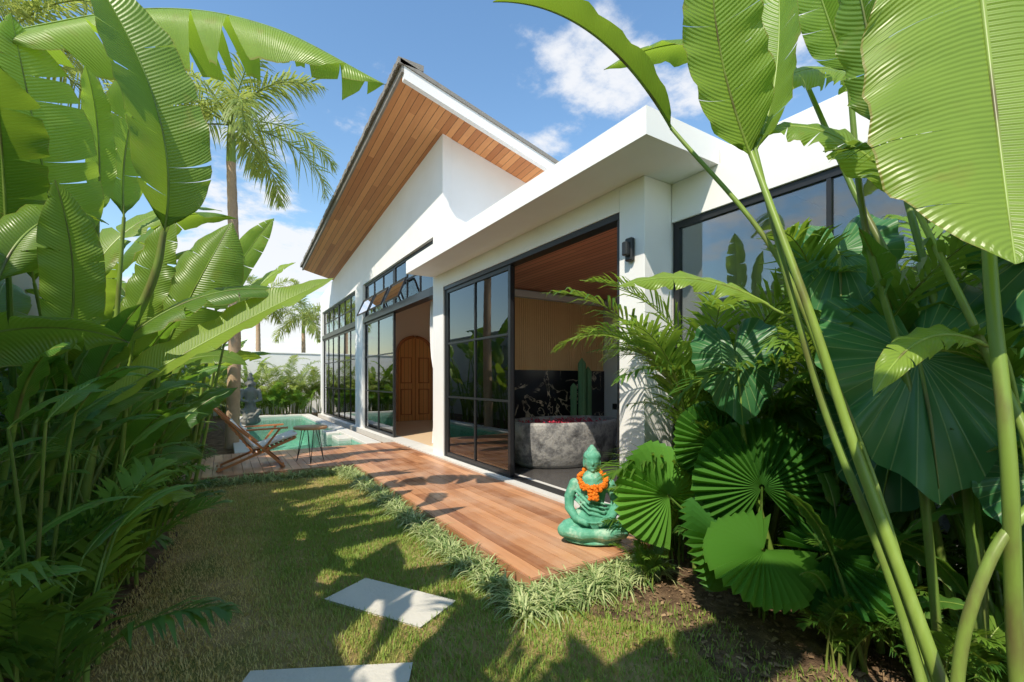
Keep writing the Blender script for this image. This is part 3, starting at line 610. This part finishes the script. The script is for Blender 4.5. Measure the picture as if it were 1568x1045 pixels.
hero('bird_of_paradise_plant',[
 dict(p=[(1.96,1.13,2.33),(1.76,1.14,2.69),(1.63,1.10,3.03)],w=.36,n=(-.65,-.7,.2),f=.45,d=.1,t=.05,c=.85,pt=3),
 dict(p=[(1.97,1.12,2.35),(2.05,1.07,2.70),(2.16,1.12,3.25)],w=.24,n=(-.95,-.1,.1),f=.6,d=.1,t=.05,c=.6),
 dict(p=[(1.83,1.45,2.57),(1.38,1.51,2.88),(.95,1.65,2.93)],w=.13,n=(.15,-.65,.75),f=1.3,d=.3,t=.0,c=.4,ru=.006),
],[([(1.95,.40,0),(1.94,.49,.36),(1.99,.75,1.09),(1.96,.89,1.61),(1.96,1.13,2.35)],.024,.013,.9),
   ([(1.93,.46,0),(1.97,.62,.6),(2.03,.86,1.2),(2.0,.98,1.7),(1.97,1.12,2.37)],.019,.010,.6),
   ([(2.0,.42,0),(1.99,.51,.32),(2.09,.81,1.15),(2.05,1.07,1.90),(1.83,1.45,2.57)],.019,.009,.8)],seed=3)
hero('bird_of_paradise_plant',[
 dict(p=[(2.58,1.21,2.96),(2.12,1.50,3.13),(1.76,1.84,3.05)],w=.24,n=(.1,-.3,1),f=.2,d=.5,c=.55),
 dict(p=[(2.67,.91,2.71),(2.45,1.06,2.86),(2.15,1.22,2.72)],w=.30,n=(-.3,-.6,.7),f=.2,d=.5,c=.8),
 dict(p=[(2.31,.67,2.04),(2.14,.90,2.38),(1.97,1.14,2.43)],w=.24,n=(-.5,-.3,.7),f=.25,d=.4,c=.6),
 dict(p=[(2.32,.90,2.70),(2.23,.95,2.96),(2.15,1.01,3.3)],w=.22,n=(-.9,-.2,.1),f=.6,d=.1,c=.3),
 dict(p=[(2.02,1.09,1.68),(1.74,1.25,1.79),(1.39,1.37,1.74)],w=.15,n=(-.3,-.55,.75),f=.25,d=.5,c=.95),
 dict(p=[(2.11,.44,1.47),(1.93,.54,1.48),(1.69,.59,1.30)],w=.12,n=(-.3,-.6,.75),f=.3,d=.5,c=.95),
],[([(2.5,.5,0),(2.55,.6,1.2),(2.62,1.0,2.3),(2.58,1.21,2.96)],.020,.011,.4),
   ([(2.45,.5,0),(2.55,.6,1.2),(2.65,.8,2.2),(2.67,.91,2.71)],.020,.011,.4),
   ([(2.1,.25,0),(2.13,.31,.99),(2.24,.47,1.49),(2.31,.67,2.04)],.018,.010,.8),
   ([(2.4,.6,0),(2.4,.7,1.2),(2.36,.85,2.0),(2.32,.90,2.70)],.018,.011,.4),
   ([(2.05,.5,0),(2.15,.7,.8),(2.15,.95,1.5),(2.02,1.09,1.68)],.012,.006,.8),
   ([(2.2,.3,0),(2.25,.35,.9),(2.22,.4,1.4),(2.11,.44,1.47)],.010,.006,.8)],seed=4)
hero('unseen_shade_banana',[
 dict(p=[(-.29,3.26,2.2),(-.31,3.15,2.83),(-.60,3.19,3.5)],w=.44,n=(.35,-.85,.3),f=.6,d=.2,t=.2,c=.4,pt=3),
 dict(p=[(-.90,4.12,2.13),(-.96,3.92,2.76),(-1.03,3.73,3.45)],w=.62,n=(.2,-.9,.25),f=.2,d=.3,t=.3,c=1.0),
 dict(p=[(-1.21,3.84,3.30),(-.40,3.68,3.71),(.25,3.42,3.70),(.93,3.08,3.36)],w=.50,n=(.15,-.5,.85),f=.05,d=.9,t=.75,c=.95),
 dict(p=[(-.75,4.26,2.51),(-.75,4.26,3.10),(-.80,4.17,3.5)],w=.20,n=(.5,-.9,.1),f=.3,d=.1,t=.0,c=1),
 dict(p=[(-.65,4.55,2.6),(-.61,4.52,3.3),(-.40,4.43,3.8)],w=.40,n=(.5,-.9,.1),f=.3,d=.3,t=.3,c=.8),
],[([(-.75,3.5,0),(-.6,3.45,1.2),(-.35,3.3,1.9),(-.29,3.26,2.2)],.035,.016,.6),
   ([(-1.0,4.3,0),(-.95,4.2,1.2),(-.90,4.12,2.13)],.035,.016,.7),
   ([(-1.2,4.1,0),(-1.35,4.0,2),(-1.4,3.92,3.0),(-1.21,3.84,3.30)],.04,.018,.7),
   ([(-.8,4.3,0),(-.75,4.26,2.51)],.025,.012,.7),([(-.8,4.6,0),(-.65,4.55,2.6)],.03,.012,.7)],seed=5)
hero('unseen_shade_banana',[
 dict(p=[(-.65,3.25,1.15),(-.04,3.22,1.61),(.61,3.16,2.02)],w=.29,n=(-.35,-.65,.7),f=.35,d=.1,t=.02,c=.9,pt=3),
 dict(p=[(-.53,3.41,.54),(-.36,3.3,.68),(-.14,3.3,.66)],w=.16,n=(0,-.6,.8),f=.2,d=.3,c=.7),
 dict(p=[(-.38,4.03,1.50),(-.17,3.89,2.0),(.05,3.89,2.5)],w=.50,n=(-.2,-.95,.3),f=.2,d=.5,t=.35,c=.45),
 dict(p=[(-.49,3.62,1.45),(-.39,3.55,1.92),(-.26,3.49,2.38)],w=.26,n=(-.4,-.9,.2),f=.3,d=.3,c=.6),
 dict(p=[(-.92,2.92,1.40),(-.78,3.05,1.58),(-.62,3.17,1.5)],w=.2,n=(0,-.6,.8),f=.2,d=.3,c=.9),
 dict(p=[(-.75,3.5,1.5),(-.7,3.4,1.95),(-.75,3.3,2.4)],w=.30,n=(.2,-.9,.2),f=.3,d=.3,c=.75),
 dict(p=[(.0,5.3,1.7),(.32,5.1,2.05),(.62,4.95,2.25)],w=.2,n=(-.3,-.5,.8),f=.4,d=.1,c=.95),
 dict(p=[(-.1,6.9,2.2),(.2,6.8,2.9),(.55,6.64,3.45)],w=.34,n=(.2,-.9,.3),f=.3,d=.3,c=.9),
 dict(p=[(.0,7.0,2.0),(.4,6.9,2.6),(.80,6.6,2.9)],w=.30,n=(-.2,-.6,.7),f=.3,d=.3,c=1),
],[([(-.8,3.3,0),(-.78,3.28,.8),(-.65,3.25,1.15)],.026,.014,.8),([(-.6,3.5,0),(-.53,3.41,.54)],.014,.008),
   ([(-.5,4.1,0),(-.38,4.03,1.50)],.026,.013),([(-.6,3.7,0),(-.49,3.62,1.45)],.02,.01),([(-1,2.9,0),(-.92,2.92,1.4)],.014,.008),([(-.8,3.6,0),(-.75,3.5,1.5)],.014,.008),
   ([(-.3,5.4,0),(0,5.3,1.7)],.02,.01),([(-.4,7,0),(-.1,6.9,2.2)],.03,.014),([(-.4,7.1,0),(0,7.0,2.0)],.03,.014)],seed=6)
g=Geo()
for i in range(75):
    y=rr.uniform(2.0,6.6); x=-.6+rr.uniform(-.25,.10); C=arc((x,y,0),rr.uniform(0,6.28),1.45,rr.uniform(.6,1.4),.2,8); g.tube(C,np.linspace(.010,.005,9),6,1,rr.uniform(.2,1))
    if rr.random()<.8: 
        az=rr.uniform(-1.2,1.2); blade(g,arc(C[-1],az,.9,rr.uniform(.3,.5),1.4,14),rr.uniform(.07,.12),(-math.cos(az)*.4,-math.sin(az)*.4,.9),col=rr.uniform(.1,1),rnd=rr,rib=.004,tear=0,ruf=.003)
g.obj('ginger_plant',[M['banana_dk'],M['stem']])
g=Geo()
for at,tip,n,c,wd in [((2.45,.70,1.45),(2.27,.56,.90),(-.8,-.45,.35),.9,.9),((2.55,1.03,1.98),(2.42,.96,1.64),(-.7,-.4,.5),.8,1.0),((2.40,1.47,1.48),(2.33,1.38,1.12),(-.7,-.5,.4),.5,.9),((2.55,.35,1.0),(2.42,.28,.68),(-.7,-.3,.6),.4,1),((2.7,.3,1.95),(2.5,.35,1.5),(-.7,-.3,.6),.3,1),((2.75,.85,1.2),(2.5,.85,.75),(-.7,-.3,.6),.2,1)]:
    earleaf(g,at,tip,n,c,wd); g.tube(cat([(2.75,at[1]-.1,0),(at[0]+.12,at[1],at[2]*.6),at],6),np.linspace(.020,.009,13),7,1,.5)
g.obj('elephant_ear_plant',[M['ear'],M['stem']])
g=Geo()
for hub,out,n,r,c in [((2.50,1.38,.76),(-.05,.15,1),(-.7,-.5,.45),.40,.45),((2.30,1.84,.64),(-.35,.25,.75),(-.45,-.55,.7),.36,.95),((2.28,1.25,.50),(-.7,.15,-.25),(-.5,-.5,.8),.30,.9),((2.6,1.7,.95),(-.2,.3,.9),(-.6,-.6,.5),.3,.5),((2.5,1.05,.5),(.2,-.5,.3),(-.6,-.4,.8),.33,.3),((2.75,1.75,.6),(.3,.3,.8),(-.5,-.7,.5),.36,.25),((2.4,1.55,.42),(-.5,.1,.5),(-.5,-.5,.8),.30,.4)]:
    fanleaf(g,hub,out,n,r,c); g.tube(cat([(2.62,1.5,0),((hub[0]+2.62)/2+.03,(hub[1]+1.5)/2,hub[2]*.6),hub],6),np.linspace(.011,.006,13),6,1,.15)
g.obj('fan_palm',[M['fan'],M['stem']],smooth=False)
g=Geo(); 
for base,az,el,L,bd,c in [((2.75,2.0,.9),2.9,1.35,1.35,1.9,.95),((2.75,2.0,.8),3.4,1.3,1.5,1.7,.9),((2.8,1.9,.9),3.8,1.35,1.5,1.9,.8),((2.8,1.9,1.0),2.6,1.45,1.5,1.6,.8),((2.85,1.8,1.0),4.3,1.4,1.5,1.9,.6),((2.85,1.8,.9),2.2,1.3,1.2,1.9,.5),((2.9,1.2,1.2),3.3,1.4,1.3,1.7,.6),((2.75,2.0,.5),3.1,.9,.9,1.6,.4)]:
    g.tube([(base[0]+.03,base[1],0),base],[.02,.014],7,1,.6); frond(g,arc(base,az,el,L,bd,18),n=46,ll=.36,wl=.02,droop=.3,up=.3,col=c)
g.obj('unseen_shade_areca',[M['frond'],M['stem']])
def palmtree(name,x,y,h,cr,fl,seed,nf=14,tr=.10):
    q=rnd(seed); g=Geo(); z=np.linspace(0,h,40); rad=tr*(1.25-.45*z/h)+.006*(np.arange(40)%2)
    g.tube(np.stack([x+.05*np.sin(z*.6),y+0*z,z],-1),rad,14,2,.5); top=V(x+.05*math.sin(h*.6),y,h)
    g.tube([top,top+V(0,0,.5),top+V(0,0,.95)],[tr*.85,tr*.75,.03],12,1,.8)
    for i in range(nf):
        az=i*2.4; el=q.uniform(.3,1.35) if i>3 else q.uniform(-.1,.3)
        frond(g,arc(top+V(0,0,.75),az,el,fl*q.uniform(.85,1.1),q.uniform(1.4,2.2),18),n=70,ll=.55,wl=.032,droop=.45,up=.15,ang=1.1,col=q.uniform(.4,1),rib=.018,plum=.35)
    return g.obj(name,[M['palmf'],M['stem'],M['trunk']])
palmtree('palm_tree',.13,10.6,5.65,1,2.4,5)
palmtree('palm_tree',-2.9,10.5,6.2,1,2.4,8)
palmtree('palm_tree',5.5,-.2,4.2,1,2.0,9,12); palmtree('palm_tree',1.2,22.5,3.9,1,2.2,10,12); palmtree('palm_tree',3.2,24,3.6,1,2.2,12,12)

def tufts(name,pts,seed,hL=(.15,.25),nb=26):
    q=np.random.RandomState(seed); pts=np.array(pts); K=len(pts)*nb; c=np.repeat(pts,nb,0); az=q.rand(K)*6.283; L=q.uniform(hL[0],hL[1],K); el=q.uniform(.5,1.45,K); wd=.0045+.003*q.rand(K)
    x=c[:,0]+q.randn(K)*.012;y=c[:,1]+q.randn(K)*.012;z=c[:,2].copy(); rows=[];dx,dy=np.cos(az),np.sin(az); e=el.copy(); px,py,pz=x,y,z
    for k,ww in enumerate((1,1,.85,.5,.08)):
        rows.append(np.stack([np.stack([px-dy*wd*ww,py+dx*wd*ww,pz],-1),np.stack([px+dy*wd*ww,py-dx*wd*ww,pz],-1)],1))
        px=px+dx*np.cos(e)*L/4;py=py+dy*np.cos(e)*L/4;pz=np.maximum(pz+np.sin(e)*L/4,.012);e=e-.55
    g=Geo(); UV=np.zeros((5,2,2));UV[:,1,0]=1; g.grids(np.stack(rows,1),UV,0,np.clip(q.beta(1.3,1.2,K),0,1)); g.obj(name,[M['mondo']])
pts=[]
y=2.25
while y<6.95:
    for k in range(2): pts.append((1.50+R.uniform(-.08,.07),y+R.uniform(-.03,.03),.0))
    y+=R.uniform(.05,.11)
x=-.45
while x<1.55:
    for k in range(2): pts.append((x+R.uniform(-.03,.03),6.88+R.uniform(-.07,.06),.0))
    x+=.08
x=1.45
while x<2.6:
    for k in range(4): pts.append((x+R.uniform(-.03,.03),2.22+R.uniform(-.16,.08),0))
    x+=R.uniform(.06,.1)
tufts('spider_grass_border',pts,3)
q=NR; K=3600; x=1.75+1.6*q.rand(K); y=-.6+2.8*q.rand(K); az=q.rand(K)*6.28; s=.004+.014*q.rand(K)**2; P=np.zeros((K,2,2,3))
for i in(0,1):
    for j in(0,1):
        a=(i-.5)*2*s;b=(j-.5)*s; P[:,i,j,0]=x+np.cos(az)*a-np.sin(az)*b;P[:,i,j,1]=y+np.sin(az)*a+np.cos(az)*b;P[:,i,j,2]=.008+.012*q.rand(K)
g=Geo(); g.grids(P,None,0,q.rand(K)); 
t=NT('litter_m'); M['litter']=t.end(t.bsdf(t.mix(t.n('ShaderNodeAttribute',attribute_name='tint').outputs['Fac'],(.09,.05,.025),(.42,.28,.15)),.8).outputs[0]); g.obj('leaf_litter',[M['litter']])

# ------------------------------------------------------------ statues
def remesh(ob,vx,sm=4):
    m=ob.modifiers.new('r','REMESH'); m.mode='VOXEL'; m.voxel_size=vx; m.use_smooth_shade=True
    s=ob.modifiers.new('s','SMOOTH'); s.iterations=sm; s.factor=.5
def patina():
    t=NT('verdigris_patina'); n=t.noise(7,6,t.obj(),.7); c=t.ramp(n,[(.35,(.06,.27,.17)),(.52,(.13,.40,.27)),(.66,(.42,.60,.46))])
    return t.end(t.bsdf(c,.65,t.bump(t.noise(60,4,t.obj()),.45,.004),.3).outputs[0])
M['patina']=patina(); M['garland']=simple('marigold',(.85,.16,.01),(.9,.28,.01),30,.7,.5)
M['andesite']=simple('andesite_stone',(.22,.22,.21),(.36,.36,.33),14,.9,.6)
bud=empty('buddha_statue',(2.42,2.66,.1))
g=Geo()
g.ell((0,0,.05),(.21,.15,.055)); g.ell((0,0,.025),(.215,.155,.03)); 
g.ell((0,.01,.16),(.155,.115,.09))
g.tube([(0,.0,.15),(0,.0,.27),(0,.0,.38),(0,.005,.43)],[.105,.085,.105,.085],14,cap=True)
g.ell((0,0,.40),(.135,.068,.055)); 
g.tube([(0,0,.43),(0,-.003,.50)],[.04,.036],12,cap=True)
for s in(-1,1):
    g.tube([(s*.125,0,.41),(s*.165,-.005,.32),(s*.165,-.03,.245)],[.043,.038,.034],10,cap=True)
    g.tube([(s*.165,-.03,.245),(s*.12,-.10,.19),(s*.045,-.135,.165)],[.034,.029,.022],10,cap=True)
    g.tube([(s*.075,-.02,.12),(s*.185,-.07,.105),(s*.20,-.085,.10)],[.075,.062,.052],12,cap=True)
    g.tube([(s*.195,-.085,.10),(s*.08,-.15,.095),(-s*.03,-.155,.10)],[.052,.042,.03],10,cap=True)
    g.ell((s*.0575,.008,.565),(.009,.016,.038))
    g.ell((s*.021,-.052,.578),(.011,.006,.005))
    for k in range(4): g.tube([(s*.045-s*.002*k,-.14-.006*k,.168+.004*k),(-s*.015,-.158-.004*k,.163+.006*k)],[.0075,.006],6,cap=True)
g.ell((0,0,.575),(.055,.06,.075)); g.ell((0,-.008,.54),(.042,.048,.04)); g.ell((0,-.06,.567),(.009,.013,.018)); g.ell((0,-.054,.538),(.017,.007,.006)); g.ell((0,-.048,.518),(.014,.012,.010))
g.ell((0,.008,.605),(.0615,.064,.055)); g.ell((0,.008,.655),(.036,.036,.03)); g.ell((0,.008,.68),(.018,.018,.018))
for i in range(90):
    a=i*2.4; zz1=.0+i/90; ph=math.acos(1-zz1*.95)
    if not math.sin(a)*math.sin(ph)<-.75: g.ell((.0615*math.sin(ph)*math.cos(a),.008+.064*math.sin(ph)*math.sin(a),.605+.055*math.cos(ph)),(.007,)*3,n=3)
for k in range(4): g.tube([(-.12,-.03-.01*k,.40-.03*k),(-.03,-.10,.33-.035*k),(.08,-.085,.29-.03*k),(.13,-.03,.27-.02*k)],.009,6,cap=True)
ob=g.obj('body',[M['patina']],bud); remesh(ob,.0055,3)
g=Geo()
for i in range(260):
    a=R.random()*6.283; rr_=1+R.uniform(-.12,.12); g.ell((.092*math.cos(a)*rr_,-.045+.085*math.sin(a)*rr_,.455+.05*math.sin(a)+R.uniform(-.02,.02)),(.016,.016,.011),(R.random()*3,R.random()*3,0),n=3)
for i in range(60): g.ell((R.uniform(-.03,.03),-.125+R.uniform(-.012,.01),.39-R.random()*.06),(.015,.013,.012),(R.random()*3,0,0),n=3)
g.obj('marigold_garland',[M['garland']],bud,False)
bud.rotation_euler=(0,0,math.radians(-38)); bud.scale=(1.07,1.07,1.07)
gs=empty('stone_statue',(.62,14.6,.1)); g=Geo()
g.ell((0,0,.12),(.26,.26,.14)); g.ell((0,0,.3),(.2,.2,.12)); g.tube([(0,0,.3),(0,0,.6),(0,0,.9)],[.17,.13,.17],12,cap=True)
for s in(-1,1):
    g.tube([(s*.2,0,.95),(s*.24,-.08,.7),(s*.08,-.18,.65)],[.065,.055,.04],8,cap=True); g.tube([(s*.08,0,.4),(s*.2,-.15,.4),(s*.12,-.17,.2)],[.1,.08,.07],8,cap=True); g.ell((s*.11,0,1.14),(.03,.04,.06))
g.tube([(0,0,.95),(0,0,1.05)],[.07,.06],8,cap=True); g.ell((0,0,1.14),(.1,.11,.13)); g.ell((0,0,1.28),(.09,.09,.07)); g.ell((0,0,1.38),(.05,.05,.07)); g.ell((0,-.11,1.12),(.02,.03,.03))
remesh(g.obj('body',[M['andesite']],gs),.016,2)

# ------------------------------------------------------------ lounge chair + table
ch=empty('wooden_lounge_chair',(.36,7.6,.1)); g=Geo()
for s in(-.27,.27):
    g.obox((-.48,s,.86),(.38,s,.0),.03,.055,(0,1,0)); g.obox((.52,s*.85,.40),(-.45,s*.85,.0),.03,.055,(0,1,0)); g.obox((-.40,s*.93,.79),(-.02,s*.93,.24),.025,.045,(0,1,0)); g.obox((-.1,s*1.06,.55),(.42,s*1.06,.56),.06,.022,(0,0,1)); g.obox((.1,s*1.0,.25),(.32,s*1.06,.55),.025,.035,(0,1,0))
for k in range(11):
    t=k/10; g.obox((-.46+.42*t,-.29,.84-.58*t),(-.46+.42*t,.29,.84-.58*t),.05,.014,(.7,0,.7))
for k in range(10):
    t=k/9; g.obox((.0+.52*t,-.26,.22+.18*t),(.0+.52*t,.26,.22+.18*t),.045,.014,(-.3,0,.9))
g.obox((.36,-.27,.03),(.36,.27,.03),.03,.05);g.obox((-.42,-.27,.03),(-.42,.27,.03),.03,.05)
ob=g.obj('frame',[M['chairwood']],ch,False); 
g=Geo(); prof=[(-.30,.665),(-.2,.53),(-.1,.39),(-.01,.275),(.08,.28),(.2,.32),(.35,.375),(.5,.425),(.56,.44)]
P=np.array([[[px,y,pz+.008*math.sin(y*40)] for y in np.linspace(-.22,.22,14)] for px,pz in prof]); g.grid(P); ob=g.obj('cushion',[M['curtain']],ch); s=ob.modifiers.new('s','SOLIDIFY'); s.thickness=.035; s.offset=1; b=ob.modifiers.new('b','BEVEL'); b.width=.01
tb=empty('side_table',(1.12,7.55,.1)); oval((0,0,.5),.24,.22,[(.01,0),(.95,0),(1,.01),(1,.035),(.97,.045),(.01,.045)],'tablewood','top',tb)
g=Geo()
for k in range(3):
    a=k*2.094+.4
    for d in(-.12,.12): g.tube([(.12*math.cos(a+d*3),.12*math.sin(a+d*3),.5),(.22*math.cos(a),.22*math.sin(a),.0)],.006,6,0)
g.obj('legs',[M['black']],tb)
